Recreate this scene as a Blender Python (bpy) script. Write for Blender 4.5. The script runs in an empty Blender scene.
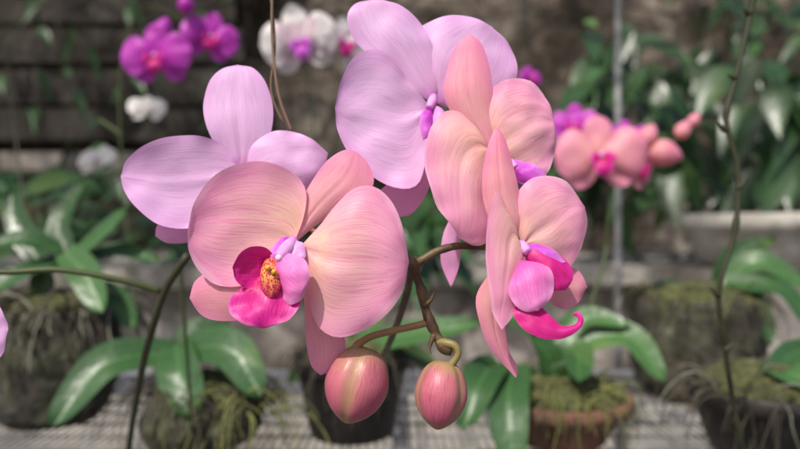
import bpy, bmesh, math, random
from mathutils import Vector, Matrix, noise
random.seed(7)
S=bpy.context.scene
S.view_settings.view_transform='Standard'; S.view_settings.look='None'; S.view_settings.exposure=0
CAMZ=1.4; F=622.2
def at(x,y,d): return Vector(((x-400)/F*d, d, CAMZ-(y-224.5)/F*d))
def rz(py,d): return CAMZ-(py-224.5)/F*d
# ---------------------------------------------------------------- helpers
def spline(pts,n):
    P=[Vector(p) for p in pts]
    P=[P[0]*2-P[1]]+P+[P[-1]*2-P[-2]]
    dense=[]
    for i in range(1,len(P)-2):
        a,b,c,d=P[i-1],P[i],P[i+1],P[i+2]
        for k in range(16):
            t=k/16
            dense.append(0.5*((2*b)+(c-a)*t+(2*a-5*b+4*c-d)*t*t+(3*b-a-3*c+d)*t**3))
    dense.append(P[-2])
    L=[0]
    for i in range(1,len(dense)): L.append(L[-1]+(dense[i]-dense[i-1]).length)
    out=[];j=0
    for i in range(n+1):
        s=L[-1]*i/n
        while j<len(L)-2 and L[j+1]<s: j+=1
        seg=L[j+1]-L[j]
        f=(s-L[j])/seg if seg>0 else 0
        out.append(dense[j].lerp(dense[j+1],min(1,max(0,f))))
    return out
def empty(name,loc=(0,0,0)):
    e=bpy.data.objects.new(name,None); e.empty_display_size=.02
    S.collection.objects.link(e); e.location=loc
    return e
def link(name,me,mat,parent=None,smooth=True):
    o=bpy.data.objects.new(name,me); S.collection.objects.link(o)
    if mat: me.materials.append(mat)
    if smooth:
        for p in me.polygons: p.use_smooth=True
    if parent:
        o.parent=parent; o.matrix_parent_inverse=Matrix.Translation(-Vector(parent.location))
    return o
def grid_mesh(name,rows,uvs,mat,parent,close=False):
    nv=len(rows); nu=len(rows[0])
    verts=[p for r in rows for p in r]; faces=[]
    for i in range(nv-1):
        for j in range(nu-1):
            q=(i*nu+j,i*nu+j+1,(i+1)*nu+j+1,(i+1)*nu+j); faces.append(q)
    me=bpy.data.meshes.new(name); me.from_pydata(verts,[],faces)
    uvl=me.uv_layers.new(name='UVMap')
    fl=[u for r in uvs for u in r]
    for lp in me.loops: uvl.data[lp.index].uv=fl[lp.vertex_index]
    me.update()
    return link(name,me,mat,parent)
def petal3(name,parent,mat,L,R,bulge=0.003,ruf=0.0008,view=None,groove=0.0,nu=34,nv=44,seed=None,curl=0):
    """L,R : 3-D edge polylines from base to tip"""
    n=nv
    Lc=spline(L,240); Rc=spline(R,240)
    if seed is None: seed=random.random()*50
    rows=[];uvs=[]
    nrm=(Rc[120]-Lc[120]).cross(Lc[240]-Lc[0])
    if nrm.length<1e-9: nrm=Vector((0,-1,0))
    nrm.normalize()
    ref=view if view is not None else Vector((0,-1,0))
    if nrm.dot(ref)<0: nrm=-nrm
    size=(Lc[240]-Lc[0]).length
    for i in range(n+1):
        v=0.5-0.5*math.cos(math.pi*i/n)
        k=v*240; a=int(min(239,k)); f=k-a
        l=Lc[a].lerp(Lc[a+1],f); r=Rc[a].lerp(Rc[a+1],f)
        row=[];ur=[]
        for j in range(nu+1):
            u=j/nu; c=2*u-1
            p=l.lerp(r,u)
            prof=math.sin(math.pi*min(1,v**0.8))
            h=bulge*(1-c*c)*prof
            h-=groove*math.exp(-(c/0.11)**2)*(1-v)*min(1,v*6)
            h+=curl*(abs(c)**3)*prof
            w=min(1,6*v)*(0.30+0.70*max(abs(c),v)**2)
            q=p/size*3.2
            h+=ruf*w*(noise.noise(Vector((q.x,q.y,q.z))+Vector((seed,0,0)))*2.6+0.5*noise.noise(q*2.2+Vector((0,seed,0))))
            row.append(p+nrm*h); ur.append((u,v))
        rows.append(row); uvs.append(ur)
    return grid_mesh(name,rows,uvs,mat,parent)
def PT(name,parent,mat,D,L,R,**k):
    """edges given as (x,y[,dz mm]) measured on the flower spray; base first and shared tip last in L"""
    def cv(p):
        dz=p[2] if len(p)>2 else None
        return [p[0],p[1],dz]
    A=[cv(p) for p in L]; B=[A[0][:]]+[cv(p) for p in R]+[A[-1][:]]
    def fill(Q):
        if Q[0][2] is None:Q[0][2]=0
        if Q[-1][2] is None:Q[-1][2]=0
        ks=[i for i,q in enumerate(Q) if q[2] is not None]
        for a,b in zip(ks,ks[1:]):
            for i in range(a+1,b): Q[i][2]=Q[a][2]+(Q[b][2]-Q[a][2])*(i-a)/(b-a)
        return [at(q[0],q[1],D+q[2]/1000) for q in Q]
    return petal3(name,parent,mat,fill(A),fill(B),**k)
def tube(name,parent,mat,pts,rad,seg=10,n=40,knots=0,rough=0):
    C=spline(pts,n); rows=[];uvs=[]
    side=Vector((0.3,1,0.2)).normalized()
    for i,c in enumerate(C):
        t=(C[min(n,i+1)]-C[max(0,i-1)]).normalized()
        side=(side-t*side.dot(t)).normalized(); b=t.cross(side)
        f=i/n
        r=rad(f) if callable(rad) else rad
        if rough: r*=1+rough*noise.noise(c*300)
        row=[];ur=[]
        for j in range(seg+1):
            a=2*math.pi*(j%seg)/seg
            row.append(c+side*math.cos(a)*r+b*math.sin(a)*r); ur.append((j/seg,f))
        rows.append(row);uvs.append(ur)
    rows=[[C[0]]*(seg+1)]+rows+[[C[-1]]*(seg+1)]; uvs=[uvs[0]]+uvs+[uvs[-1]]
    return grid_mesh(name,rows,uvs,mat,parent)
def lathe(name,parent,mat,center,prof,seg=48,wob=0,axis=None,tri=0):
    rows=[];uvs=[]
    M=Matrix.Identity(3)
    if axis is not None: M=Vector((0,0,1)).rotation_difference(Vector(axis)).to_matrix()
    N=len(prof)
    for i,(r,z) in enumerate(prof):
        row=[];ur=[]
        for j in range(seg+1):
            a=2*math.pi*(j%seg)/seg
            rr=r*(1-tri*abs(math.cos(1.5*a+.55))**14)
            p=Vector((rr*math.cos(a),rr*math.sin(a),z))
            if wob: q=p*22+Vector(center)*9; p+=Vector((math.cos(a),math.sin(a),.4))*wob*(noise.noise(q)+.5*noise.noise(q*3))
            row.append(Vector(center)+M@p); ur.append((j/seg,i/(N-1)))
        rows.append(row);uvs.append(ur)
    return grid_mesh(name,rows,uvs,mat,parent)
def smoothprof(p,n=24):
    return [(max(q.x,0.0),q.y) for q in spline([(a,b,0) for a,b in p],n)]
def box(name,parent,mat,x0,x1,y0,y1,z0,z1,bev=0.006,sub=0,amp=0):
    bm=bmesh.new(); bmesh.ops.create_cube(bm,size=1)
    for v in bm.verts: v.co=Vector(((x0+x1)/2+v.co.x*(x1-x0),(y0+y1)/2+v.co.y*(y1-y0),(z0+z1)/2+v.co.z*(z1-z0)))
    bmesh.ops.bevel(bm,geom=bm.edges[:],offset=bev,segments=2,affect='EDGES')
    if sub:
        bmesh.ops.subdivide_edges(bm,edges=[e for e in bm.edges if e.calc_length()>.1],cuts=sub,use_grid_fill=True)
        for v in bm.verts: v.co+=Vector((0,1,1))*amp*noise.noise(v.co*5)
    me=bpy.data.meshes.new(name); bm.to_mesh(me); bm.free()
    return link(name,me,mat,parent,smooth=False)
# ---------------------------------------------------------------- node helpers
class NT:
    def __init__(s,name):
        s.m=bpy.data.materials.new(name); s.m.use_nodes=True; s.t=s.m.node_tree; s.t.nodes.clear()
        s.out=s.t.nodes.new('ShaderNodeOutputMaterial')
    def n(s,ty,**k):
        x=s.t.nodes.new(ty)
        for a,b in k.items(): setattr(x,a,b)
        return x
    def l(s,a,b): s.t.links.new(a,b)
    def math(s,op,a,b=None,c=None,clamp=False):
        x=s.n('ShaderNodeMath',operation=op); x.use_clamp=clamp
        for i,v in enumerate((a,b,c)):
            if v is None: continue
            if isinstance(v,(int,float)): x.inputs[i].default_value=v
            else: s.l(v,x.inputs[i])
        return x.outputs[0]
    def mix(s,f,a,b,mode='MIX'):
        x=s.n('ShaderNodeMix',data_type='RGBA',blend_type=mode)
        for i,v in ((0,f),(6,a),(7,b)):
            if isinstance(v,(int,float)): x.inputs[i].default_value=v
            elif isinstance(v,tuple): x.inputs[i].default_value=(*v,1) if len(v)==3 else v
            else: s.l(v,x.inputs[i])
        return x.outputs[2]
    def ramp(s,f,stops):
        x=s.n('ShaderNodeValToRGB'); e=x.color_ramp.elements
        while len(e)<len(stops): e.new(.5)
        for i,(p,c) in enumerate(stops): e[i].position=p; e[i].color=(*c,1) if len(c)==3 else c
        s.l(f,x.inputs[0]); return x.outputs[0]
    def noise(s,vec,scale,detail=3,rough=.5,dist=0):
        x=s.n('ShaderNodeTexNoise'); x.inputs['Scale'].default_value=scale; x.inputs['Detail'].default_value=detail
        x.inputs['Roughness'].default_value=rough; x.inputs['Distortion'].default_value=dist
        if vec is not None: s.l(vec,x.inputs['Vector'])
        return x.outputs['Fac']
    def pos(s): return s.n('ShaderNodeNewGeometry').outputs['Position']
    def bump(s,h,st,dist=.001):
        x=s.n('ShaderNodeBump'); x.inputs['Strength'].default_value=st; x.inputs['Distance'].default_value=dist
        s.l(h,x.inputs['Height']); return x.outputs[0]
    def pr(s,col,rough=.5,spec=.5,normal=None,transl=0,tcol=None,sheen=0,coat=0):
        p=s.n('ShaderNodeBsdfPrincipled')
        if isinstance(col,tuple): p.inputs['Base Color'].default_value=(*col,1)
        else: s.l(col,p.inputs['Base Color'])
        if isinstance(rough,(int,float)): p.inputs['Roughness'].default_value=rough
        else: s.l(rough,p.inputs['Roughness'])
        p.inputs['Specular IOR Level'].default_value=spec
        p.inputs['Sheen Weight'].default_value=sheen
        p.inputs['Coat Weight'].default_value=coat
        if normal: s.l(normal,p.inputs['Normal'])
        o=p.outputs[0]
        if transl:
            t=s.n('ShaderNodeBsdfTranslucent'); c=tcol if tcol is not None else col
            if isinstance(c,tuple): t.inputs[0].default_value=(*c,1)
            else: s.l(c,t.inputs[0])
            if normal: s.l(normal,t.inputs['Normal'])
            m=s.n('ShaderNodeMixShader'); m.inputs[0].default_value=transl
            s.l(o,m.inputs[1]); s.l(t.outputs[0],m.inputs[2]); o=m.outputs[0]
        s.l(o,s.out.inputs[0]); return s.m
    def uv(s):
        u=s.n('ShaderNodeUVMap'); x=s.n('ShaderNodeSeparateXYZ'); s.l(u.outputs[0],x.inputs[0]); return x.outputs[0],x.outputs[1]
    def vec(s,x,y,z=0):
        c=s.n('ShaderNodeCombineXYZ')
        for i,v in enumerate((x,y,z)):
            if isinstance(v,(int,float)): c.inputs[i].default_value=v
            else: s.l(v,c.inputs[i])
        return c.outputs[0]
def petal_mat(name,stops,vein,veinf=.4,transl=.3,edgew=.42,vs=17,rough=.40,spots=None,bumps=.25,th=.05,bud=False):
    T=NT(name); u,v=T.uv()
    c=T.math('SUBTRACT',T.math('MULTIPLY',u,2),1); a=T.math('ABSOLUTE',c)
    t=T.math('MULTIPLY_ADD',T.math('POWER',a,3),edgew,v)
    pos=T.pos()
    big=T.noise(pos,60,2)
    t=T.math('ADD',t,T.math('MULTIPLY',T.math('SUBTRACT',big,.5),.35),clamp=True)
    col=T.ramp(t,stops)
    rnd=T.n('ShaderNodeObjectInfo').outputs['Random']
    def lines(s,wy,th):
        ny=T.noise(T.vec(T.math('MULTIPLY',c,s),T.math('MULTIPLY',v,wy),T.math('MULTIPLY',rnd,40)),1,1,.5,.1)
        d=T.math('ABSOLUTE',T.math('SUBTRACT',ny,.5))
        mr=T.n('ShaderNodeMapRange'); mr.interpolation_type='SMOOTHSTEP'
        T.l(d,mr.inputs[0]); mr.inputs[1].default_value=0; mr.inputs[2].default_value=th
        mr.inputs[3].default_value=1; mr.inputs[4].default_value=0
        return mr.outputs[0]
    l1=lines(vs,1.8,th); l2=lines(vs*2.1,6,th*1.3)
    vm=T.math('MAXIMUM',l1,T.math('MULTIPLY',l2,.6))
    # veins fade towards the rim
    vf=T.math('MULTIPLY',vm,T.math('SUBTRACT',1,T.math('MULTIPLY',T.math('POWER',a,4),.7)))
    col=T.mix(T.math('MULTIPLY',vf,veinf),col,vein)
    if bud:
        sm=T.math('POWER',T.math('ABSOLUTE',T.math('COSINE',T.math('ADD',T.math('MULTIPLY',u,3*math.pi),.55))),14)
        col=T.mix(T.math('MULTIPLY',sm,.6),col,(.34,.27,.11))
    if spots:
        sn=T.n('ShaderNodeTexVoronoi'); sn.inputs['Scale'].default_value=800; T.l(pos,sn.inputs['Vector'])
        m=T.math('LESS_THAN',sn.outputs['Distance'],.42)
        zone=T.math('LESS_THAN',v,spots[1])
        col=T.mix(T.math('MULTIPLY',m,zone),col,spots[0])
    fine=T.noise(pos,1300,2)
    h=T.math('ADD',T.math('MULTIPLY',vm,-.6),T.math('MULTIPLY',fine,.5))
    nb=T.bump(h,bumps,.0003)
    return T.pr(col,rough,.30,nb,transl,None)
def leaf_mat(name,dark,light,rough=.36,transl=0):
    T=NT(name); u,v=T.uv(); c=T.math('ABSOLUTE',T.math('SUBTRACT',T.math('MULTIPLY',u,2),1))
    pos=T.pos(); nz=T.noise(pos,14,3); n2=T.noise(pos,90,2)
    col=T.mix(nz,dark,light); col=T.mix(T.math('MULTIPLY',n2,.4),col,tuple(x*.5 for x in dark))
    mid=T.math('LESS_THAN',c,.05); col=T.mix(T.math('MULTIPLY',mid,.5),col,tuple(min(1,x*1.5) for x in light))
    yel=T.math('GREATER_THAN',T.noise(pos,7,2),.60); col=T.mix(T.math('MULTIPLY',yel,.35),col,(light[0]*1.8,light[1]*1.2,light[2]))
    r=T.math('MULTIPLY_ADD',n2,.3,rough-.12)
    return T.pr(col,r,.45,T.bump(n2,.35,.003),transl,tuple(min(1,x*2.2) for x in light))
def rocky(name,cols,scale=6,rough=.85,bs=.6,bd=.02,s2=40,lo=.25,hi=1.5):
    T=NT(name); pos=T.pos(); n=T.noise(pos,scale,6,.65,.4); n2=T.noise(pos,s2,4,.6)
    k=len(cols); col=T.ramp(n,[(.3+.4*i/(k-1),c) for i,c in enumerate(cols)])
    col=T.mix(.75,col,T.ramp(n2,[(.3,(lo,lo,lo)),(.7,(hi,hi,hi))]),'MULTIPLY')
    return T.pr(col,rough,.3,T.bump(T.math('ADD',n,T.math('MULTIPLY',n2,.4)),bs,bd))
# ---------------------------------------------------------------- materials
PEACH=petal_mat('peach_petal',[(0,(.82,.20,.50)),(.08,(.88,.42,.48)),(.22,(.93,.59,.44)),(.42,(.92,.52,.50)),(.70,(.89,.41,.55)),(.92,(.87,.35,.55)),(1,(.90,.46,.62))],(.80,.15,.38),.44)
PEACH2=petal_mat('peach_sepal',[(0,(.84,.36,.52)),(.3,(.88,.45,.44)),(.7,(.86,.36,.43)),(1,(.82,.29,.45))],(.74,.14,.30),.40)
LILAC=petal_mat('lilac_petal',[(0,(.68,.24,.66)),(.16,(.82,.48,.76)),(.6,(.83,.52,.81)),(1,(.81,.44,.77))],(.66,.24,.63),.40)
LILAC2=petal_mat('lilac_sepal',[(0,(.72,.30,.60)),(.4,(.82,.42,.68)),(1,(.80,.33,.60))],(.64,.20,.50),.38)
MAG=petal_mat('magenta_lip',[(0,(.76,.12,.36)),(.3,(.60,.012,.21)),(1,(.64,.025,.28))],(.36,.002,.09),.65,.18,vs=10)
MAGY=petal_mat('spotted_lip',[(0,(.90,.46,.06)),(.22,(.80,.20,.18)),(.42,(.64,.018,.24)),(.85,(.66,.025,.32)),(1,(.80,.16,.46))],(.42,.003,.08),.7,.18,vs=10,spots=((.42,.004,.05),.42))
THR=petal_mat('lip_throat',[(0,(.80,.20,.20)),(.35,(.90,.56,.10)),(.75,(.84,.40,.12)),(1,(.66,.04,.24))],(.50,.01,.06),.9,.15,vs=6,spots=((.5,.01,.06),1.0),th=.10)
PINK=petal_mat('pink_lobe',[(0,(.74,.06,.42)),(.3,(.82,.16,.52)),(1,(.86,.34,.66))],(.66,.04,.36),.55,.22)
PURP=petal_mat('purple_lip',[(0,(.46,.04,.50)),(.5,(.60,.08,.60)),(1,(.70,.24,.72))],(.40,.02,.38),.5,.22)
COLM=petal_mat('column',[(0,(.64,.22,.64)),(.5,(.78,.44,.78)),(1,(.78,.34,.74))],(.58,.15,.56),.4,.15)
BUDM=petal_mat('bud_skin',[(0,(.26,.25,.08)),(.18,(.38,.25,.12)),(.36,(.50,.15,.18)),(.8,(.48,.11,.18)),(1,(.36,.21,.10))],(.32,.02,.09),.65,.05,edgew=.0,vs=30,bud=True,rough=.34)
BGMAG=petal_mat('magenta_petal',[(0,(.55,.05,.44)),(.4,(.56,.04,.50)),(1,(.62,.10,.58))],(.40,.02,.32),.5)
BGWHT=petal_mat('white_petal',[(0,(.62,.20,.40)),(.22,(.82,.78,.74)),(1,(.84,.82,.78))],(.80,.70,.72),.2)
BGWSP=petal_mat('white_spotted_petal',[(0,(.55,.08,.32)),(.2,(.82,.76,.74)),(1,(.84,.80,.78))],(.80,.70,.72),.2,spots=((.50,.05,.30),.5))
BGPCH=petal_mat('bg_peach',[(0,(.85,.46,.24)),(.3,(.84,.40,.40)),(1,(.82,.28,.44))],(.74,.15,.34),.4)
YEL=NT('yellow_callus').pr((.80,.42,.04),.35,.4,None,.1)
POLL=NT('anther_cap').pr((.78,.50,.74),.35,.5)
T=NT('flower_stem'); p_=T.pos(); STEM=T.pr(T.ramp(T.noise(p_,90,4),[(.3,(.035,.02,.014)),(.5,(.08,.045,.024)),(.7,(.13,.10,.04))]),.45,.4,T.bump(T.noise(p_,900,3),.5,.0006))
T=NT('pedicel'); p_=T.pos(); PED=T.pr(T.ramp(T.noise(p_,60,4),[(.3,(.30,.11,.08)),(.6,(.30,.20,.08))]),.45,.4,T.bump(T.noise(p_,900,3),.3,.0005),.05)
PEDG=NT('pedicel_green').pr((.22,.18,.06),.45,.4,None,.05)
GSTEM=NT('green_stem').pr((.06,.08,.025),.5,.4)
DSTEM=NT('dark_stem').pr((.04,.042,.02),.55,.35)
TWIG=NT('twig').pr((.20,.13,.09),.7,.2)
LEAF=leaf_mat('orchid_leaf',(.022,.066,.018),(.052,.135,.036))
LEAF2=leaf_mat('orchid_leaf_light',(.038,.098,.028),(.080,.185,.050))
LEAFD=leaf_mat('shrub_leaf',(.015,.044,.014),(.050,.110,.030),.30)
BARK=rocky('bark',[(.03,.022,.015),(.09,.07,.05),(.14,.12,.09)],12,.95,1,.02,50)
BLACKPOT=rocky('black_plastic_pot',[(.014,.012,.012),(.035,.03,.027)],9,.45,.2,.002)
WOODPOT=rocky('mossy_pot',[(.02,.018,.014),(.07,.062,.05),(.065,.07,.04),(.18,.165,.14)],16,.95,1,.012,70)
TERRA=rocky('terracotta',[(.13,.06,.035),(.22,.105,.07),(.12,.10,.06)],14,.85,.5,.004)
MOSS=rocky('moss',[(.03,.03,.012),(.09,.10,.035),(.16,.16,.08)],30,.95,1,.01,120)
MOSSG=NT('moss_strand').pr((.20,.21,.07),.8,.2)
ROOT=NT('aerial_root').pr((.22,.22,.17),.7,.2)
ROOTD=NT('dry_root').pr((.09,.075,.055),.85,.2)
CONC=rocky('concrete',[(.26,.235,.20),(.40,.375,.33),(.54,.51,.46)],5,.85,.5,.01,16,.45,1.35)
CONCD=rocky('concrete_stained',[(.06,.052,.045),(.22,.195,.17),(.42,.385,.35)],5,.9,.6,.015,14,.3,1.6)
METAL=rocky('galvanised_wire',[(.13,.135,.15),(.28,.29,.31)],30,.45,.2,.001)
POLE=rocky('painted_pole',[(.20,.20,.20),(.34,.34,.34)],20,.5,.2,.001)
SOIL=rocky('ground_soil',[(.05,.045,.04),(.12,.105,.095),(.24,.22,.20)],3,.95,.8,.03,14)
SLAT=rocky('weathered_wood',[(.016,.014,.012),(.038,.032,.026),(.075,.066,.055)],5,.9,.5,.006,22,.4,1.5)
# stone wall
T=NT('stone_wall'); pos=T.pos()
mp=T.n('ShaderNodeMapping'); mp.inputs['Scale'].default_value=(1,1,1.9); T.l(pos,mp.inputs[0])
vo=T.n('ShaderNodeTexVoronoi'); vo.feature='DISTANCE_TO_EDGE'; vo.inputs['Scale'].default_value=3.4; T.l(mp.outputs[0],vo.inputs['Vector'])
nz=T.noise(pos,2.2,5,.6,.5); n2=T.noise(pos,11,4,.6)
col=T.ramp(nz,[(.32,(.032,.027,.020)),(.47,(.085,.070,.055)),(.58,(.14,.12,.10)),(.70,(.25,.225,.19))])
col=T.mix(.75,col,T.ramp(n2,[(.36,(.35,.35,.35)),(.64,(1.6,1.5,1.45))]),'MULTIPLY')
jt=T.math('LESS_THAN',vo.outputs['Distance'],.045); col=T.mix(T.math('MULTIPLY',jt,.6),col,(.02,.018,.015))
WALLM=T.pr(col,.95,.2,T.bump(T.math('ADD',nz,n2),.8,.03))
# ================================================================ FOREGROUND FLOWERS
# ---- flower A
A=empty('orchid_flower',at(295,245,.315)); D=.311
PT('dorsal_sepal',A,PEACH2,D,[(296,242,3),(297,215),(308,188),(325,163),(343,150,7),(356,151,9)],[(318,224),(345,207),(366,195,6),(374,181,7),(368,163,8)],bulge=.003,groove=.0006)
PT('lateral_sepal_left',A,PEACH2,D,[(285,275,6),(262,271),(235,272),(210,272),(195,281),(190,298,9)],[(275,302),(250,318),(222,321),(201,315)],bulge=.002)
PT('lateral_sepal_right',A,PEACH2,D,[(300,272,6),(304,300),(305,325),(307,350),(312,367),(321,375,8)],[(318,290),(334,318),(344,335),(345,350),(336,367)],bulge=.002,groove=.0005)
PT('petal_left',A,PEACH,D,[(294,243,1),(304,215),(305,190,-2),(291,172),(267,162,-3),(240,163),(212,177),(194,202,-1),(188,230,0)],[(280,262),(260,278,2),(238,287),(214,284,3),(197,269),(189,250)],bulge=-.0050,ruf=.0013,curl=-.0015,groove=-.001)
PT('petal_right',A,PEACH,D,[(301,246,0),(318,226),(335,205,-3),(355,188,-5),(375,187),(392,202),(403,228,-6),(409,262,-5)],[(303,268),(307,292,-5),(313,316),(323,331,-7),(341,337),(365,330),(388,313,-8),(403,291)],bulge=.0055,groove=.0016,ruf=.0013)
# lip A
PT('lip_midlobe',A,MAGY,D,[(272,268,-7),(255,280,-9),(238,291,-12),(229,302,-14),(231,315,-17),(246,325,-20),(262,327,-21)],[(286,275,-9),(296,290,-12),(301,302,-14),(296,314,-17),(283,323,-20)],bulge=.003,ruf=.0014)
PT('lip_side_lobe_left',A,MAG,D,[(274,266,-7),(272,254,-9),(264,247,-12),(250,247,-14),(239,254,-16),(233,268,-17)],[(266,282,-9),(256,289,-12),(243,287,-15),(235,279,-16)],bulge=-.0035,ruf=.001)
PT('lip_side_lobe_right',A,PINK,D,[(277,266,-7),(281,255,-10),(293,254,-13),(305,261,-16),(311,275,-17),(306,290,-18)],[(279,282,-10),(283,297,-14),(290,305,-17),(300,301,-18)],bulge=.005,ruf=.001)
PT('lip_throat',A,THR,D,[(273,257,-8),(264,262,-11),(260,276,-14),(262,290,-16),(269,300,-18)],[(282,265,-11),(282,280,-15),(278,293,-18)],bulge=.004)
tube('column',A,COLM,[at(294,240,D-.001),at(290,245,D-.005),at(284,252,D-.010),at(279,258,D-.013)],lambda f:.0023+.0010*math.sin(math.pi*f)+.0004*f if f<.97 else .0020,seg=20,n=24)
lathe('anther_cap',A,POLL,at(279,258,D-.0145),smoothprof([(0,-.0017),(.0016,-.0008),(.0018,.0005),(.0008,.0015),(0,.0018)],12),seg=16,axis=(.3,-.9,-.3))
for k,(x,y) in enumerate([(268,268),(274,272)]):
    lathe('callus_%d'%k,A,YEL,at(x,y,D-.0185),smoothprof([(0,-.0016),(.0011,-.0009),(.0013,.0004),(.0007,.0014),(0,.0016)],10),seg=14,axis=(.4,-.7,.5))
PT('column_hood_left',A,PURP,D,[(293,237,-1),(281,239,-4),(272,248,-7),(270,260,-10)],[(292,247,-4),(284,255,-8),(276,261,-10)],bulge=.002)
PT('column_hood_right',A,COLM,D,[(294,237,-1),(303,244,-4),(306,256,-8),(299,266,-10)],[(291,246,-5),(289,256,-9),(292,265,-10)],bulge=.002)
# ---- flower B
B=empty('orchid_flower',at(245,170,.35)); D=.345
PT('dorsal_sepal',B,LILAC,D,[(241,172,2),(222,155),(208,130,1),(203,105),(209,82),(222,69,6),(238,65,8)],[(258,160),(270,135,2),(273,108),(266,83),(254,69,7)],bulge=.003,groove=.0010)
PT('lateral_sepal',B,LILAC2,D,[(240,182,6),(215,195),(180,212),(158,224),(155,236,7)],[(236,210),(215,232),(190,242),(168,243,7)],bulge=.002)
PT('petal_left',B,LILAC,D,[(246,173,0),(232,150),(205,137,-4),(175,136),(145,146),(126,160,-6),(120,176,-6)],[(236,192),(215,215,-5),(190,228),(160,225),(137,208,-8),(124,191)],bulge=-.004,ruf=.0016,groove=-.0014)
PT('petal_right',B,LILAC,D,[(245,172,0),(251,148),(267,133),(290,131),(312,139,-3),(328,153,-3)],[(255,188),(280,197),(305,191),(322,173,-3)],bulge=.003,ruf=.0016)
tube('pedicel',B,PED,[at(246,172,.349),at(270,200,.36),at(330,240,.355),at(390,258,.338),at(412,261,.329)],.0016)
# ---- flower C
C=empty('orchid_flower',at(434,104,.34)); D=.338
PT('petal_upper_right',C,LILAC,D,[(438,104,4),(428,80),(415,50),(420,28),(440,17),(465,15,6),(492,27,6)],[(460,110),(490,105),(512,88),(517,65),(509,42,6)],bulge=.004,ruf=.0015)
PT('dorsal_sepal',C,LILAC,D,[(433,103,1),(410,89),(380,64),(355,40,0),(347,18),(355,3),(372,-1,4)],[(439,80),(434,50,2),(421,24),(402,7),(386,1)],bulge=.003,groove=.0012,ruf=.0014)
PT('petal_left',C,LILAC,D,[(431,108,-1),(418,92),(400,70),(378,50,-5),(356,55),(342,78),(335,107,-7)],[(429,135),(425,165,-6),(418,184),(401,189),(375,178,-9),(351,156),(338,131)],bulge=-.004,ruf=.0016,groove=-.0013)
PT('lateral_sepal',C,LILAC2,D,[(428,128,5),(412,160),(390,182),(379,193),(386,206,4),(400,217,4)],[(434,160),(430,185),(421,203),(411,214)],bulge=.002)
PT('lateral_sepal_low',C,LILAC2,.342,[(452,215,2),(443,235),(441,262),(451,288,0)],[(459,232),(460,262)],bulge=.001)
PT('lip_lobe_left',C,PURP,D,[(434,106,-3),(424,110,-6),(419,122,-9),(423,140,-11)],[(433,120,-6),(432,134,-10)],bulge=.003)
PT('lip_lobe_right',C,COLM,D,[(434,104,-3),(443,110,-6),(449,122,-9),(441,142,-11)],[(433,120,-7),(433,134,-10)],bulge=.003)
tube('column',C,COLM,[at(434,96,D-.001),at(432,102,D-.005),at(429,108,D-.008)],lambda f:.0018+.0008*math.sin(math.pi*f),seg=18,n=20)
tube('pedicel',C,PED,[at(436,104,.345),at(462,150,.358),at(478,215,.35),at(478,240,.335),at(470,246,.329)],.0015)
# ---- flower D
Df=empty('orchid_flower',at(500,155,.328)); D=.322
PT('petal_right',Df,PEACH,D,[(503,160,2),(490,138),(483,112),(490,90),(510,79,0),(532,82),(548,100),(556,130,0)],[(518,172),(532,180),(546,174),(555,153)],bulge=.005,groove=.0014,ruf=.0014)
PT('dorsal_sepal',Df,PEACH2,D,[(492,152,0),(475,138),(455,118),(444,95),(448,65),(457,43),(469,33,4)],[(497,130),(493,100),(490,70),(482,45)],bulge=.004,groove=.0008)
PT('petal_left',Df,PEACH,D,[(491,153,-2),(478,128),(462,113,-5),(446,111),(432,125),(425,150,-9),(427,178),(438,208),(461,238,-12)],[(491,180),(488,205),(490,230,-8),(486,243),(475,245)],bulge=.005,ruf=.0014,groove=.0012)
PT('lip_side_lobe_left',Df,PURP,D,[(508,166,-2),(511,160,-5),(522,161,-8),(534,168,-10)],[(513,178,-5),(522,184,-8),(532,180,-10)],bulge=.003)
PT('lip_side_lobe_right',Df,PURP,D,[(512,166,-4),(524,162,-8),(538,166,-11),(547,176,-12)],[(518,182,-7),(530,188,-10),(541,186,-12)],bulge=.003)
tube('column',Df,COLM,[at(505,160,D),at(511,164,D-.006),at(516,168,D-.009)],lambda f:.0018+.0007*math.sin(math.pi*f),seg=16,n=16)
tube('pedicel',Df,PED,[at(500,158,.329),at(508,205,.338),at(500,240,.334),at(484,247,.328)],lambda f:.0017+.0003*f)
# ---- flower E
E=empty('orchid_flower',at(518,246,.312)); D=.305
PT('lateral_sepal_right',E,PEACH2,D,[(540,270,4),(560,266),(578,270),(587,287,6)],[(548,298),(563,309),(580,301)],bulge=.002)
PT('lateral_sepal_left',E,PEACH2,D,[(512,262,3),(496,268),(484,280),(476,300,2),(480,325),(491,350),(516,378,4)],[(510,300),(505,325,6),(509,350),(518,368)],bulge=.003,groove=.0009)
PT('petal_right',E,PEACH,D,[(522,246,1),(515,220),(516,196),(529,180),(548,176,1),(568,183),(586,207,3)],[(538,254),(558,266),(573,263),(583,240),(588,222)],bulge=.005,groove=.0014,ruf=.0013)
PT('dorsal_sepal',E,PEACH2,D,[(514,240,0),(491,222),(482,192),(484,162),(490,139),(497,127,2)],[(523,215),(518,187),(510,153),(503,134)],bulge=.004,groove=.0011)
PT('petal_left',E,PEACH,D,[(518,250,-1),(510,215,-4),(498,193,-8),(489,205),(486,240,-14),(488,280),(493,310),(501,330,-14)],[(524,268,-4),(523,287),(516,305,-10),(509,320)],bulge=.003,ruf=.001,groove=.001)
PT('lip_crest',E,MAG,D,[(524,250,-2),(536,246,-5),(556,252,-8),(570,265,-10),(573,278,-12),(566,290,-13)],[(528,266,-6),(540,276,-9),(550,290,-12)],bulge=.004,ruf=.001)
PT('lip_side_lobe',E,PINK,D,[(518,260,-4),(532,262,-9),(547,266,-12),(554,280,-15),(551,298,-17),(538,312,-18)],[(510,272,-8),(507,288,-13),(514,304,-16),(525,311,-18)],bulge=.005,ruf=.001)
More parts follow.
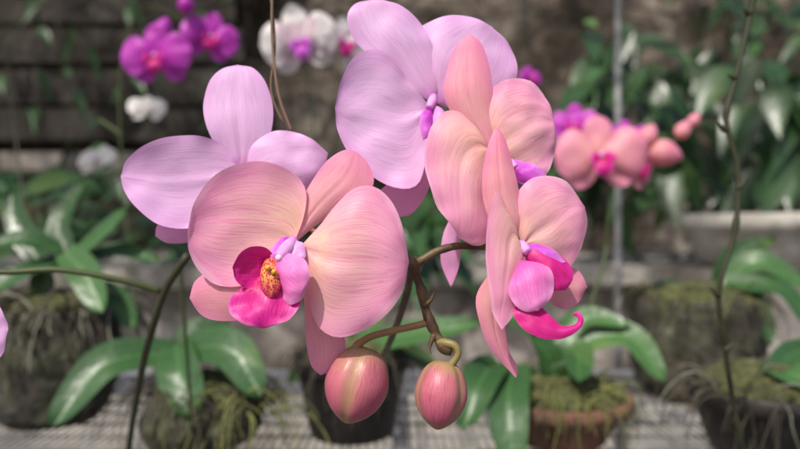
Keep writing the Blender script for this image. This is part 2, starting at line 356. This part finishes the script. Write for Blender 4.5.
PT('lip_midlobe',E,MAG,D,[(528,300,-10),(516,306,-13),(513,313,-15),(522,328,-18),(540,338,-20),(560,339,-21),(577,332,-21),(584,321,-20),(578,312,-18),(571,315,-18)],[(542,308,-13),(552,318,-16),(564,326,-18),(574,325,-19),(578,319,-19),(575,316,-18)],bulge=.002,ruf=.0007)
PT('lip_edge',E,PURP,D,[(520,246,-3),(540,244,-6),(555,250,-9),(566,262,-11)],[(522,256,-5),(540,258,-9),(555,264,-11)],bulge=.002)
tube('column',E,COLM,[at(520,243,D),at(524,248,D-.005),at(528,252,D-.008)],lambda f:.0019+.0008*math.sin(math.pi*f),seg=16,n=16)
tube('pedicel',E,PED,[at(519,247,.309),at(508,252,.320),at(495,249,.326),at(484,247,.328)],.0016)
# petal intruding at the left edge of view
G=empty('orchid_flower',at(-40,330,.32))
PT('petal',G,LILAC,.318,[(-45,330,4),(-30,305),(-8,298),(4,310),(8,330,0)],[(-30,360),(-10,366),(4,352)],bulge=.003)
PT('petal_far',G,LILAC,.318,[(-45,330,4),(-60,300),(-85,296),(-105,325,0)],[(-62,362),(-90,358)],bulge=.003)
PT('sepal',G,LILAC2,.322,[(-45,330,4),(-58,300),(-52,270),(-42,262,0)],[(-32,300),(-34,272)],bulge=.003)
# ---- main stem and buds
ST=empty('orchid_stem',at(418,300,.325))
def rs(f): return .0026+.0004*math.sin(f*21)+(.0010*math.exp(-((f-.08)/.05)**2))+.0009*math.exp(-((f-.9)/.06)**2)
tube('stem_axis',ST,STEM,[at(412,258,.327),at(415,272,.325),at(422,292,.325),at(427,314,.324),at(436,334,.323),at(444,347,.322),at(452,350,.321)],rs,seg=16,n=60,rough=.12)
tube('stem_arm',ST,STEM,[at(416,264,.326),at(424,259,.325),at(438,251,.326),at(458,246,.327),at(486,247,.328)],lambda f:.0024-.0007*f,seg=14,n=40,rough=.08)
tube('bud_stalk_1',ST,PED,[at(430,322,.324),at(415,326,.322),at(392,331,.32),at(370,337,.319),at(357,346,.318),at(355,352,.318)],lambda f:.0018+.0005*(f>.85),seg=14,n=40)
tube('bud_stalk_2',ST,PEDG,[at(438,342,.322),at(446,343,.320),at(455,346,.318),at(458,354,.317),at(452,364,.317),at(446,370,.317)],lambda f:.0020+.0003*math.sin(f*8),seg=14,n=40)
tube('bract_1',ST,STEM,[at(424,306,.323),at(431,300,.321),at(434,292,.320)],lambda f:.0016*(1-f)+.0002,seg=8,n=12)
tube('bract_2',ST,STEM,[at(434,335,.322),at(430,346,.320),at(431,354,.319)],lambda f:.0016*(1-f)+.0002,seg=8,n=12)
tube('stem_lower',ST,STEM,[at(412,262,.327),at(405,300,.36),at(385,352,.45),at(362,385,.60),at(352,380,.75),at(350,395,.79)],.0022,seg=12,n=60)
def bud(x,y,d,r,h,ax):
    b=empty('orchid_bud',at(x,y,d))
    pr=smoothprof([(0,-h*.5),(r*.42,-h*.47),(r*.78,-h*.32),(r*1.0,-h*.04),(r*.93,h*.18),(r*.68,h*.37),(r*.32,h*.50),(r*.06,h*.555),(0,h*.557)],40)
    lathe('bud_body',b,BUDM,at(x,y,d),pr,seg=90,axis=ax,tri=.10)
    return b
bud(357,383,.318,.0163,.0370,(-.26,-.15,-1))
bud(441,393,.317,.0134,.0325,(-.12,-.2,-1))
# ---- dry twig passing behind top-left
tw=empty('dry_twig',at(275,60,.36))
tube('twig_a',tw,TWIG,[at(273,-40,.37),at(272,30,.37),at(275,70,.368),at(280,100,.366),at(292,132,.364)],.0009,seg=8)
tube('twig_b',tw,TWIG,[at(266,-40,.372),at(275,40,.371),at(271,90,.369),at(285,128,.366),at(300,170,.362)],.0006,seg=8)
# ---- long arching spikes of neighbouring plants
sp=empty('orchid_flower_spike',at(735,200,.5))
tube('spike',sp,DSTEM,[at(758,-30,.5),at(749,20,.5),at(735,80,.5),at(726,120,.5),at(738,170,.5),at(735,230,.5),at(719,290,.5),at(724,340,.51),at(733,400,.53),at(746,460,.56),at(752,440,.68)],lambda f:.0021+.0008*(math.sin(f*40)>.96),seg=10,n=120)
for (x,y,dx,dy) in [(749,14,-5,-8),(735,78,-8,-4),(725,130,-7,-8),(738,188,7,-8),(718,295,-7,-8),(726,350,7,-7)]:
    tube('node',sp,DSTEM,[at(x,y,.5),at(x+dx*.5,y+dy*.4,.498),at(x+dx,y+dy,.497)],lambda f:.0022*(1-f)+.0006,seg=8,n=8)
sp=empty('orchid_flower_spike',at(120,275,.45))
tube('spike',sp,GSTEM,[at(-60,264,.42),at(0,272,.43),at(60,270,.44),at(120,280,.45),at(160,291,.46)],.0022,n=50)
tube('spike_low',sp,DSTEM,[at(188,255,.45),at(165,290,.46),at(152,330,.47),at(140,380,.52),at(128,460,.6),at(135,480,.70)],lambda f:.0029,n=60)
tube('spike_up',sp,GSTEM,[at(180,262,.6),at(185,330,.62),at(190,400,.66),at(192,460,.72)],.0018,n=40)
# ================================================================ BACKGROUND FLOWERS
def gflower(x,y,d,rp,face,mat,lipmat,smat=None,spin=0,name='orchid_flower'):
    c=at(x,y,d); r=rp*d/F
    e=empty(name,c); smat=smat or mat
    f=Vector(face).normalized(); up=Vector((0,0,1)); X=up.cross(f).normalized(); Z=f.cross(X)
    X2=X*math.cos(spin)+Z*math.sin(spin); Z2=-X*math.sin(spin)+Z*math.cos(spin)
    def q(a,b,h=0): return c+(X2*a+Z2*b+f*h)*r
    def blade(nm,ang,ln,wd,h,m,bul):
        ca,sa=math.cos(ang),math.sin(ang)
        def P(s,t,hh): return q(ca*s-sa*t,sa*s+ca*t,hh)
        L=[P(0,0,0),P(ln*.25,wd*.32,h*.5),P(ln*.6,wd*.52,h),P(ln*.88,wd*.34,h),P(ln,0,h)]
        R=[P(0,0,0),P(ln*.25,-wd*.32,h*.5),P(ln*.6,-wd*.52,h),P(ln*.88,-wd*.34,h),P(ln,0,h)]
        petal3(nm,e,m,L,R,bulge=bul*r,ruf=.06*r,view=f,nu=12,nv=14)
    blade('dorsal_sepal',math.radians(90),1.0,.66,-.1,smat,.08)
    blade('lateral_sepal_a',math.radians(222),.95,.62,-.15,smat,.08)
    blade('lateral_sepal_b',math.radians(318),.95,.62,-.15,smat,.08)
    blade('petal_a',math.radians(172),1.05,1.12,.05,mat,.12)
    blade('petal_b',math.radians(8),1.05,1.12,.05,mat,.12)
    petal3('lip',e,lipmat,[q(0,-.05,.1),q(-.16,-.15,.3),q(-.2,-.38,.4),q(0,-.55,.3)],[q(0,-.05,.1),q(.16,-.15,.3),q(.2,-.38,.4),q(0,-.55,.3)],bulge=.05*r,ruf=0,view=f,nu=8,nv=10)
    for s in (-1,1):
        petal3('lip_lobe',e,lipmat,[q(0,-.05,.1),q(.1*s,.05,.3),q(.26*s,0,.42),q(.3*s,-.15,.4)],[q(0,-.05,.1),q(.08*s,-.15,.3),q(.2*s,-.25,.42),q(.3*s,-.15,.4)],bulge=.03*r,ruf=0,view=f,nu=8,nv=8)
    tube('column',e,COLM,[q(0,.02,0),q(0,.02,.2),q(0,-.05,.32)],.07*r,seg=8,n=8)
    return e
gflower(157,57,1.0,34,(.05,-1,-.05),BGMAG,MAG,spin=.1)
gflower(210,38,1.03,28,(.45,-1,0),BGMAG,MAG,spin=-.2)
gflower(300,42,1.0,38,(.1,-1,-.15),BGWSP,PURP,spin=.25)
gflower(342,44,1.02,30,(.7,-1,.0),BGWSP,MAG,spin=-.2)
gflower(600,156,.85,44,(-.15,-1,.05),BGPCH,MAGY,spin=.05)
gflower(634,166,.9,30,(.7,-1,0),BGPCH,MAG,spin=-.1)
gflower(574,126,.95,24,(-.4,-1,.1),BGMAG,MAG)
gflower(630,140,.97,24,(.3,-1,.3),BGMAG,MAG)
gflower(530,78,1.0,13,(.5,-1,.1),BGMAG,MAG)
gflower(147,108,1.25,18,(.3,-1,.6),BGWHT,BGWHT)
gflower(97,160,1.5,20,(-.2,-1,.6),BGWHT,BGWHT)
for x,y,d,rp,ax in [(648,136,.88,11,(.5,0,1)),(664,153,.88,15,(1,-.2,-.3)),(683,130,.9,9,(.6,0,1)),(694,120,.92,7,(.6,0,1)),(186,4,1.0,9,(0,0,1)),(163,30,1.02,11,(.3,0,1))]:
    b=empty('orchid_bud',at(x,y,d)); r=rp*d/F
    lathe('bud_body',b,BGMAG if x<200 else BGPCH,at(x,y,d),smoothprof([(0,-r),(r*.6,-r*.85),(r*.9,-.1*r),(r*.6,.7*r),(.1*r,1.2*r),(0,1.25*r)],16),seg=24,axis=ax,tri=.1)
def spike(pts,r,mat=GSTEM,name='orchid_flower_spike'):
    e=empty(name,at(*pts[0])); tube('spike',e,mat,[at(*p) for p in pts],r,seg=8,n=50); return e
spike([(210,50,1.06),(190,30,1.05),(165,10,1.04),(140,10,1.05),(124,50,1.05),(120,120,1.05),(130,250,1.05),(160,390,.95)],.0022)
spike([(345,50,1.05),(320,30,1.05),(300,50,1.04),(312,110,1.05),(318,220,1.03),(335,340,.86)],.0022)
spike([(706,122,.93),(680,138,.92),(650,150,.92),(615,160,.92),(608,200,.9),(606,250,.9),(590,310,.85),(575,385,.78)],.0024)
spike([(100,120,1.1),(112,128,1.1),(122,135,1.1)],.004)
spike([(5,40,1.2),(15,130,1.2),(28,240,1.1)],.002,DSTEM)
spike([(30,330,.7),(55,290,.8),(70,300,.85)],.002,ROOTD)
# pole
pl=empty('support_pole',at(618,100,1.2))
tube('pole',pl,POLE,[(at(618,0,1.25).x,1.25,0.0),(at(618,0,1.25).x,1.25,1.4),(at(618,0,1.25).x,1.25,3.0)],.0065,seg=16,n=10)
lathe('pole_foot',pl,CONC,(at(618,0,1.25).x,1.25,0),[(.0,.05),(.04,.05),(.05,.0)],seg=20)
# ================================================================ LEAVES
def strap(name,parent,mat,pts,w,nh=(0,-.7,.7),fold=.12,seed=0):
    """pts [(x,y,d)] ; w in metres"""
    C=spline([at(*p) for p in pts],24); rows=[];uvs=[]; nh=Vector(nh).normalized()
    for i,c in enumerate(C):
        f=i/24
        t=(C[min(24,i+1)]-C[max(0,i-1)]).normalized()
        s=t.cross(nh)
        if s.length<.1: s=Vector((1,0,0))
        s.normalize(); n=s.cross(t)
        ww=w*.5*(math.sin(math.pi*min(1,(f*.82+.14)))**.55)*(1 if f<.85 else math.sqrt(max(0,1-((f-.85)/.15)**2)))
        row=[];ur=[]
        for j in range(13):
            u=j/12; k=2*u-1
            hh=fold*w*abs(k)**1.3+.05*w*noise.noise(c*30+Vector((k,seed,0)))
            row.append(c+s*k*ww+n*hh); ur.append((u,f))
        rows.append(row);uvs.append(ur)
    return grid_mesh(name,rows,uvs,mat,parent)
def px(w,d): return w*d/F
BZ=1.13
def pot(x,d,top,rp,mat,moss,kind='round',name='potted_orchid'):
    ct=at(x,top,d); r=rp*d/F; h=ct.z-BZ-.004
    e=empty(name,(ct.x,d,BZ)); c=(ct.x,d,BZ+.004)
    if kind=='plastic':
        pr=[(0,.0),(r*.7,0),(r*.72,.004),(r*.93,h-.022),(r*.95,h-.02),(r,h-.018),(r,h-.001),(r*.985,h),(r*.94,h),(r*.93,h-.012),(0,h-.015)]
    elif kind=='terra':
        pr=[(0,0),(r*.62,0),(r*.66,.006),(r*.86,h*.72),(r*.98,h*.73),(r,h*.75),(r,h*.98),(r*.97,h),(r*.9,h),(r*.88,h*.88),(0,h*.86)]
    else:
        pr=[(0,0)]+smoothprof([(r*.72,0),(r*.86,h*.1),(r*.98,h*.4),(r,h*.7),(r*.93,h*.95),(r*.8,h)],16)+[(r*.74,h-.004),(0,h-.01)]
    lathe('pot',e,mat,c,pr,seg=64,wob=(.014 if kind=='round' else .001))
    if moss:
        pm=smoothprof([(r*.86,h-.02),(r*.8,h+.004),(r*.5,h+.016),(0,h+.022)],12)
        lathe('potting_moss',e,MOSS,c,pm,seg=48,wob=.014)
    return e,ct,r,h
def strands(parent,name,mat,cx,cy,z,r,n,ln,rad=.0009,hang=.5,seed=1,ry=None):
    rnd=random.Random(seed); bm=bmesh.new(); ry=ry or r
    for k in range(n):
        a=rnd.uniform(0,6.28); rr=math.sqrt(rnd.random())
        p=Vector((cx+r*rr*math.cos(a),cy+ry*rr*math.sin(a),z+rnd.uniform(-.01,.01)))
        dirv=Vector((math.cos(a)+rnd.uniform(-.8,.8),math.sin(a)+rnd.uniform(-.8,.8),rnd.uniform(.1,1))).normalized()
        L=ln*rnd.uniform(.4,1.3); prev=None; steps=8
        for i in range(steps+1):
            ring=[]
            w=rad*(1-.6*i/steps)
            for q in range(3):
                b=q*2.094; ring.append(bm.verts.new(p+Vector((math.cos(b)*w,math.sin(b)*w*.7,math.sin(b)*w))))
            if prev:
                for q in range(3): bm.faces.new((prev[q],prev[(q+1)%3],ring[(q+1)%3],ring[q]))
            prev=ring
            p=p+dirv*L/steps
            dirv=(dirv+Vector((rnd.uniform(-.3,.3),rnd.uniform(-.3,.3),-hang*.5+rnd.uniform(-.2,.2)))).normalized()
    me=bpy.data.meshes.new(name); bm.to_mesh(me); bm.free()
    return link(name,me,mat,parent)
def addleaves(e,leaves,s=0):
    for i,(pts,w,m) in enumerate(leaves):
        strap('leaf_%d'%(i+1),e,m,pts,px(w,pts[len(pts)//2][2]),seed=s+i*3.1,nh=(random.uniform(-.25,.25),-.75,.65))
# left rear
e,ct,r,h=pot(55,.86,306,60,WOODPOT,True)
addleaves(e,[([(70,262,.86),(100,236,.84),(131,208,.83)],26,LEAF2),([(60,250,.86),(25,240,.84),(-15,247,.82)],22,LEAF),
 ([(66,252,.84),(86,275,.80),(104,314,.77)],32,LEAF2),([(60,262,.86),(20,275,.82),(-20,300,.8)],30,LEAF),
 ([(80,262,.86),(120,250,.86),(160,262,.84)],18,LEAF),([(90,285,.86),(118,300,.83),(136,330,.8)],24,LEAF),([(70,262,.88),(60,225,.9),(85,180,.92)],24,LEAFD),
 ([(40,262,.88),(20,225,.9),(10,190,.92)],26,LEAFD),([(40,300,.86),(48,270,.86),(70,255,.86)],26,LEAFD)])
strands(e,'dry_roots',ROOTD,ct.x,.86,ct.z,r,220,.10,.0012,1.0,3)
strands(e,'aerial_roots',ROOT,ct.x,.86,ct.z,r,26,.12,.002,.8,4)
e,ct,r,h=pot(200,.76,388,58,WOODPOT,True)
addleaves(e,[([(172,352,.76),(105,365,.72),(52,428,.68)],42,LEAF),([(176,345,.76),(180,372,.72),(196,418,.69)],44,LEAF),
 ([(180,350,.76),(230,350,.73),(262,398,.70)],42,LEAF),([(176,352,.78),(195,332,.8),(230,325,.82)],30,LEAFD),([(176,385,.77),(172,365,.77),(176,345,.76)],26,LEAFD)],5)
strands(e,'dry_roots',ROOTD,ct.x,.76,ct.z,r,160,.09,.0010,1.0,5)
strands(e,'moss_strands',MOSSG,ct.x+.05,.74,ct.z-.01,r*.7,70,.07,.0010,.7,6)
strands(e,'aerial_roots',MOSSG,ct.x+.07,.72,ct.z-.01,r*.5,16,.10,.0016,.8,61)
e,ct,r,h=pot(352,.80,352,58,BLACKPOT,True,'plastic')
addleaves(e,[([(352,350,.8),(400,336,.76),(482,324,.72)],30,LEAF2),([(350,350,.8),(320,352,.84),(290,382,.86)],26,LEAFD),([(350,348,.8),(400,350,.8),(440,372,.8)],26,LEAFD),([(352,352,.8),(340,310,.86),(312,280,.9)],34,LEAF),([(352,352,.8),(380,300,.86),(430,285,.9)],34,LEAF)],9)
strands(e,'dry_roots',ROOTD,ct.x,.80,ct.z,r,120,.08,.0010,1.2,7)
e,ct,r,h=pot(558,.78,392,72,TERRA,True,'terra')
addleaves(e,[([(500,362,.78),(482,378,.72),(462,432,.68)],40,LEAF),([(515,365,.76),(508,400,.70),(514,470,.66)],42,LEAF),
 ([(555,372,.78),(545,350,.78),(530,335,.78)],26,LEAF),([(560,378,.78),(575,350,.76),(580,385,.70)],32,LEAF),([(550,345,.80),(585,318,.80),(630,327,.78)],24,LEAF2),
 ([(560,350,.8),(625,335,.78),(664,382,.75)],30,LEAF2),([(556,385,.78),(552,365,.78),(556,345,.80)],26,LEAFD),([(515,372,.78),(540,385,.78),(560,388,.78)],26,LEAFD),([(556,350,.82),(520,320,.88),(490,310,.9)],26,LEAF)],14)
strands(e,'moss_strands',MOSSG,ct.x,.77,ct.z+.005,r*.8,300,.05,.0010,.8,8)
strands(e,'dry_roots',ROOTD,ct.x,.78,ct.z,r*.9,120,.07,.0010,1.0,9)
e,ct,r,h=pot(697,.97,296,62,WOODPOT,True)
addleaves(e,[([(700,290,.97),(715,300,.93),(690,335,.9)],26,LEAF),([(720,285,.97),(735,300,.93),(732,350,.9)],28,LEAF),([(725,280,.97),(760,262,.95),(805,288,.93)],24,LEAF2),
 ([(720,285,.96),(752,300,.93),(770,345,.91)],26,LEAF),([(725,282,.95),(780,290,.92),(812,335,.88)],28,LEAF),([(690,290,.97),(665,290,.97),(645,310,.95)],20,LEAFD),([(715,290,.98),(735,255,1.0),(775,240,1.0)],22,LEAFD),([(700,300,.97),(712,292,.97),(728,283,.96)],22,LEAFD)],20)
strands(e,'dry_roots',ROOTD,ct.x,.97,ct.z,r,150,.09,.0011,1.0,10)
strands(e,'moss_strands',MOSSG,ct.x,.97,ct.z,r,80,.05,.0010,.8,11)
e,ct,r,h=pot(765,.74,384,72,BLACKPOT,True,'plastic')
addleaves(e,[([(770,382,.74),(785,372,.70),(830,395,.66)],32,LEAF2),([(775,382,.74),(790,410,.7),(815,420,.66)],30,LEAF2),([(768,384,.74),(790,355,.78),(820,345,.8)],26,LEAF)],26)
strands(e,'dry_roots',ROOTD,ct.x,.74,ct.z,r,160,.08,.0011,.9,12)
strands(e,'aerial_roots',ROOT,ct.x,.74,ct.z,r,16,.09,.0014,.7,13)
# ================================================================ BENCH
bench=empty('wire_mesh_bench',(0,.85,BZ))
bm=bmesh.new()
def bar(a,b,w):
    a=Vector(a);b=Vector(b);t=(b-a).normalized();s=t.cross(Vector((0,0,1))).normalized()*w;u=Vector((0,0,w))
    va=[bm.verts.new(p) for p in (a+s,a+u,a-s,a-u)]; vb=[bm.verts.new(p) for p in (b+s,b+u,b-s,b-u)]
    for i in range(4): bm.faces.new((va[i],va[(i+1)%4],vb[(i+1)%4],vb[i]))
x=-1.3
while x<1.3: bar((x,.50,BZ),(x,1.12,BZ),.0012); x+=.0105
y=.50
while y<1.13: bar((-1.3,y,BZ-.003),(1.3,y,BZ-.003),.0016); y+=.05
me=bpy.data.meshes.new('mesh'); bm.to_mesh(me); bm.free(); link('mesh_top',me,METAL,bench,False)
box('frame_front',bench,METAL,-1.3,1.3,.47,.498,BZ-.04,BZ,.003)
box('frame_back',bench,METAL,-1.3,1.3,1.13,1.158,BZ-.04,BZ,.003)
for lx in (-1.25,0,1.25):
    for ly in (.485,1.143): box('leg',bench,METAL,lx-.015,lx+.015,ly-.013,ly+.013,0,BZ-.041,.003)
# ================================================================ SETTING
bm=bmesh.new(); bmesh.ops.create_grid(bm,x_segments=60,y_segments=60,size=60)
me=bpy.data.meshes.new('ground'); bm.to_mesh(me); bm.free(); link('ground',me,SOIL,None,False)
cw=empty('concrete_planter_wall',(0,2.0,.6))
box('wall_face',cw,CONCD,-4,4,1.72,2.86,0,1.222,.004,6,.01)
box('coping',cw,CONC,-4,4,1.66,2.92,1.224,1.283,.012,8,.010)
low=empty('concrete_step',(0,1.45,.4)); box('slab',low,CONC,-4,4,1.3,1.70,0,.98,.01,6,.01)
wl=empty('stone_wall',(0,3.1,1.5))
bm=bmesh.new(); bmesh.ops.create_grid(bm,x_segments=220,y_segments=90,size=1)
for v in bm.verts:
    X,Zv=v.co.x*6,v.co.y*1.6+1.6
    h=.05*noise.noise(Vector((X*2.2,0,Zv*3.5)))+.03*noise.noise(Vector((X*8,3,Zv*10)))
    v.co=Vector((X,3.0-h,Zv))
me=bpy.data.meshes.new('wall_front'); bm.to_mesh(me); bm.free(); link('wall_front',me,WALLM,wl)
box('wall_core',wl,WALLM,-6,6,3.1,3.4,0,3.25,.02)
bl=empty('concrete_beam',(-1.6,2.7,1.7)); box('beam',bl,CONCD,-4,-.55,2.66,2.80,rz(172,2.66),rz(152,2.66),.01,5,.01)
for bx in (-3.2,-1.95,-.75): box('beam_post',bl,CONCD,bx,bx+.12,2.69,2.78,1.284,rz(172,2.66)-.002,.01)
# weathered slat screen above the beam
sf=empty('slat_fence',(-2,2.86,2.2)); z=rz(140,2.8); k=0
while z<2.95:
    hh=.12+.05*random.random()
    box('slat_%d'%k,sf,SLAT,-3.9+.05*random.random(),-.75+.2*random.random(),2.82,2.838,z,z+hh,.004,6,.012); z+=hh+.012+.02*random.random(); k+=1
for sx in (-3.5,-2.2,-.9): box('slat_post',sf,SLAT,sx,sx+.06,2.845,2.895,1.284,3.0,.005)
bw=empty('concrete_bowl_planter',at(760,240,1.45)); c=at(770,266,1.42); R=.17
lathe('bowl',bw,CONC,(c.x,1.45,rz(268,1.45)),[(0,0),(R*.7,0),(R*.85,.03),(R,.09),(R*1.04,.095),(R*1.04,.122),(R*1.0,.126),(R*.9,.12),(R*.86,.10),(0,.09)],seg=56,wob=.004)
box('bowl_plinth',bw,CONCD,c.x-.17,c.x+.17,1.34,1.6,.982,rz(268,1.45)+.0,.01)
# foliage mass
def leafblade(bm,uvl,p,dirv,up,L,W,dr):
    s=dirv.cross(up)
    if s.length<.2: return
    s.normalize(); nn=s.cross(dirv); prev=None; N=7
    for i in range(N+1):
        f=i/N; ww=W*.5*math.sin(math.pi*(f**.75))*1.0+.0005
        c=p+dirv*L*f-Vector((0,0,1))*L*.28*f*f*(1+dr)
        row=[bm.verts.new(c-s*ww+nn*ww*.25),bm.verts.new(c),bm.verts.new(c+s*ww+nn*ww*.25)]
        if prev:
            for q in range(2):
                fc=bm.faces.new((prev[q],prev[q+1],row[q+1],row[q])); fc.smooth=True
                uvv=[(q/2,(i-1)/N),((q+1)/2,(i-1)/N),((q+1)/2,f),(q/2,f)]
                for lp,z in zip(fc.loops,uvv): lp[uvl].uv=z
        prev=row
def foliage(name,regions,mat,seed=1):
    rnd=random.Random(seed); bm=bmesh.new(); uvl=bm.loops.layers.uv.new('UVMap')
    for (x0,x1,y0,y1,d0,d1,n,ln,wd,dr) in regions:
        for k in range(n):
            d=rnd.uniform(d0,d1); p=at(rnd.uniform(x0,x1),rnd.uniform(y0,y1),d)
            a=rnd.uniform(0,6.28); dirv=Vector((math.cos(a),math.sin(a)*.7-.3,rnd.uniform(-.9,.5)-dr)).normalized()
            leafblade(bm,uvl,p,dirv,Vector((rnd.uniform(-.7,.7),-.6,.8)),ln*rnd.uniform(.5,1.25),wd*rnd.uniform(.6,1.2),dr)
    me=bpy.data.meshes.new(name); bm.to_mesh(me); bm.free()
    return link(name,me,mat,None)
foliage('climbing_foliage',[(575,660,20,190,1.9,2.4,60,.18,.08,.6),(650,810,60,195,1.7,2.4,85,.18,.08,.7),(750,840,50,170,1.5,1.7,18,.18,.085,.8),(560,640,120,200,1.7,2.2,26,.15,.07,.3),(690,820,-20,60,2.2,2.8,34,.17,.07,.5)],LEAFD,3)
foliage('young_foliage',[(580,820,20,200,1.6,2.3,26,.10,.05,.3),(-60,200,170,250,1.4,1.9,10,.11,.04,0)],LEAF2,33)
foliage('shrub_foliage',[(-60,130,165,250,1.3,1.9,60,.14,.045,.0),(130,240,225,250,1.7,2.1,20,.12,.05,.0),(385,470,190,250,1.2,1.9,40,.13,.06,.2)],LEAFD,5)
foliage('fern_foliage',[(-40,420,175,235,2.2,2.7,90,.12,.03,.2),(420,600,120,225,2.3,2.8,90,.14,.05,.2),(-40,250,-10,150,2.55,2.75,50,.12,.04,.5)],LEAF,8)
strands(None,'hanging_vines',ROOTD,-.3,2.55,2.55,1.6,150,.8,.004,1.5,20,.22)
strands(None,'leaf_litter',ROOTD,0,2.3,1.287,1.6,260,.10,.004,.9,21,.5)
# unseen tree, added overhead to break the sunlight into dapples on the background
tr=empty('added_dapple_tree',(-3.3,1.1,0))
tube('trunk',tr,BARK,[(-3.3,1.1,0),(-3.25,1.12,1.2),(-3.1,1.05,2.2),(-2.6,1.0,3.0),(-1.8,.95,3.3)],lambda f:.13-.07*f,seg=14,n=40,rough=.1)
for k,(pp) in enumerate([[(-3.1,1.05,2.2),(-2.4,.6,3.0),(-1.4,.4,3.3),(-.4,.35,3.35)],[(-2.6,1.0,3.0),(-1.5,1.2,3.3),(-.2,1.1,3.4),(1.0,.9,3.3)],[(-2.6,1.0,3.0),(-1.8,1.7,3.3),(-.6,1.8,3.4),(.8,1.7,3.3)],[(-3.1,1.05,2.4),(-3.4,1.7,3.0),(-3.3,2.2,3.4)]]):
    tube('limb_%d'%k,tr,BARK,pp,lambda f:.06*(1-f)+.012,seg=10,n=30,rough=.1)
rnd=random.Random(44); bm=bmesh.new(); uvl=bm.loops.layers.uv.new('UVMap')
for k in range(75):
    c0=Vector((rnd.uniform(-3.3,1.5),rnd.uniform(.10,2.0),rnd.uniform(3.05,3.6)))
    for j in range(13):
        p=c0+Vector((rnd.gauss(0,.13),max(-.2,rnd.gauss(0,.12)),rnd.gauss(0,.08)))
        a=rnd.uniform(0,6.28)
        leafblade(bm,uvl,p,Vector((math.cos(a),math.sin(a),rnd.uniform(-.6,.3))).normalized(),Vector((rnd.uniform(-.5,.5),rnd.uniform(-.5,.5),1)),rnd.uniform(.09,.17),rnd.uniform(.045,.08),.2)
me=bpy.data.meshes.new('crown'); bm.to_mesh(me); bm.free(); link('crown',me,LEAFD,tr)
# ================================================================ LIGHT, WORLD, CAMERA
el=math.radians(52); rot=math.radians(212)
w=bpy.data.worlds.new('World'); S.world=w; w.use_nodes=True; nt=w.node_tree
bgn=nt.nodes['Background']; sk=nt.nodes.new('ShaderNodeTexSky'); sk.sky_type='NISHITA'; sk.sun_disc=False
sk.sun_elevation=el; sk.sun_rotation=rot; sk.air_density=1.0; sk.dust_density=3.0; sk.ozone_density=.6
nt.links.new(sk.outputs[0],bgn.inputs[0]); bgn.inputs[1].default_value=.14
sd=bpy.data.lights.new('sun','SUN'); sd.energy=4.1; sd.angle=math.radians(1.5); sd.color=(1,.94,.87)
so=bpy.data.objects.new('sun',sd); S.collection.objects.link(so)
dv=Vector((math.sin(rot)*math.cos(el),math.cos(rot)*math.cos(el),math.sin(el)))
so.rotation_euler=dv.to_track_quat('Z','Y').to_euler(); so.location=(0,0,6)
cd=bpy.data.cameras.new('camera'); cd.lens=28; cd.sensor_width=36; cd.clip_start=.01; cd.clip_end=300
cd.dof.use_dof=True; cd.dof.focus_distance=.306; cd.dof.aperture_fstop=4.8
co=bpy.data.objects.new('camera',cd); S.collection.objects.link(co); co.location=(0,0,CAMZ); co.rotation_euler=(math.radians(90),0,0)
S.camera=co
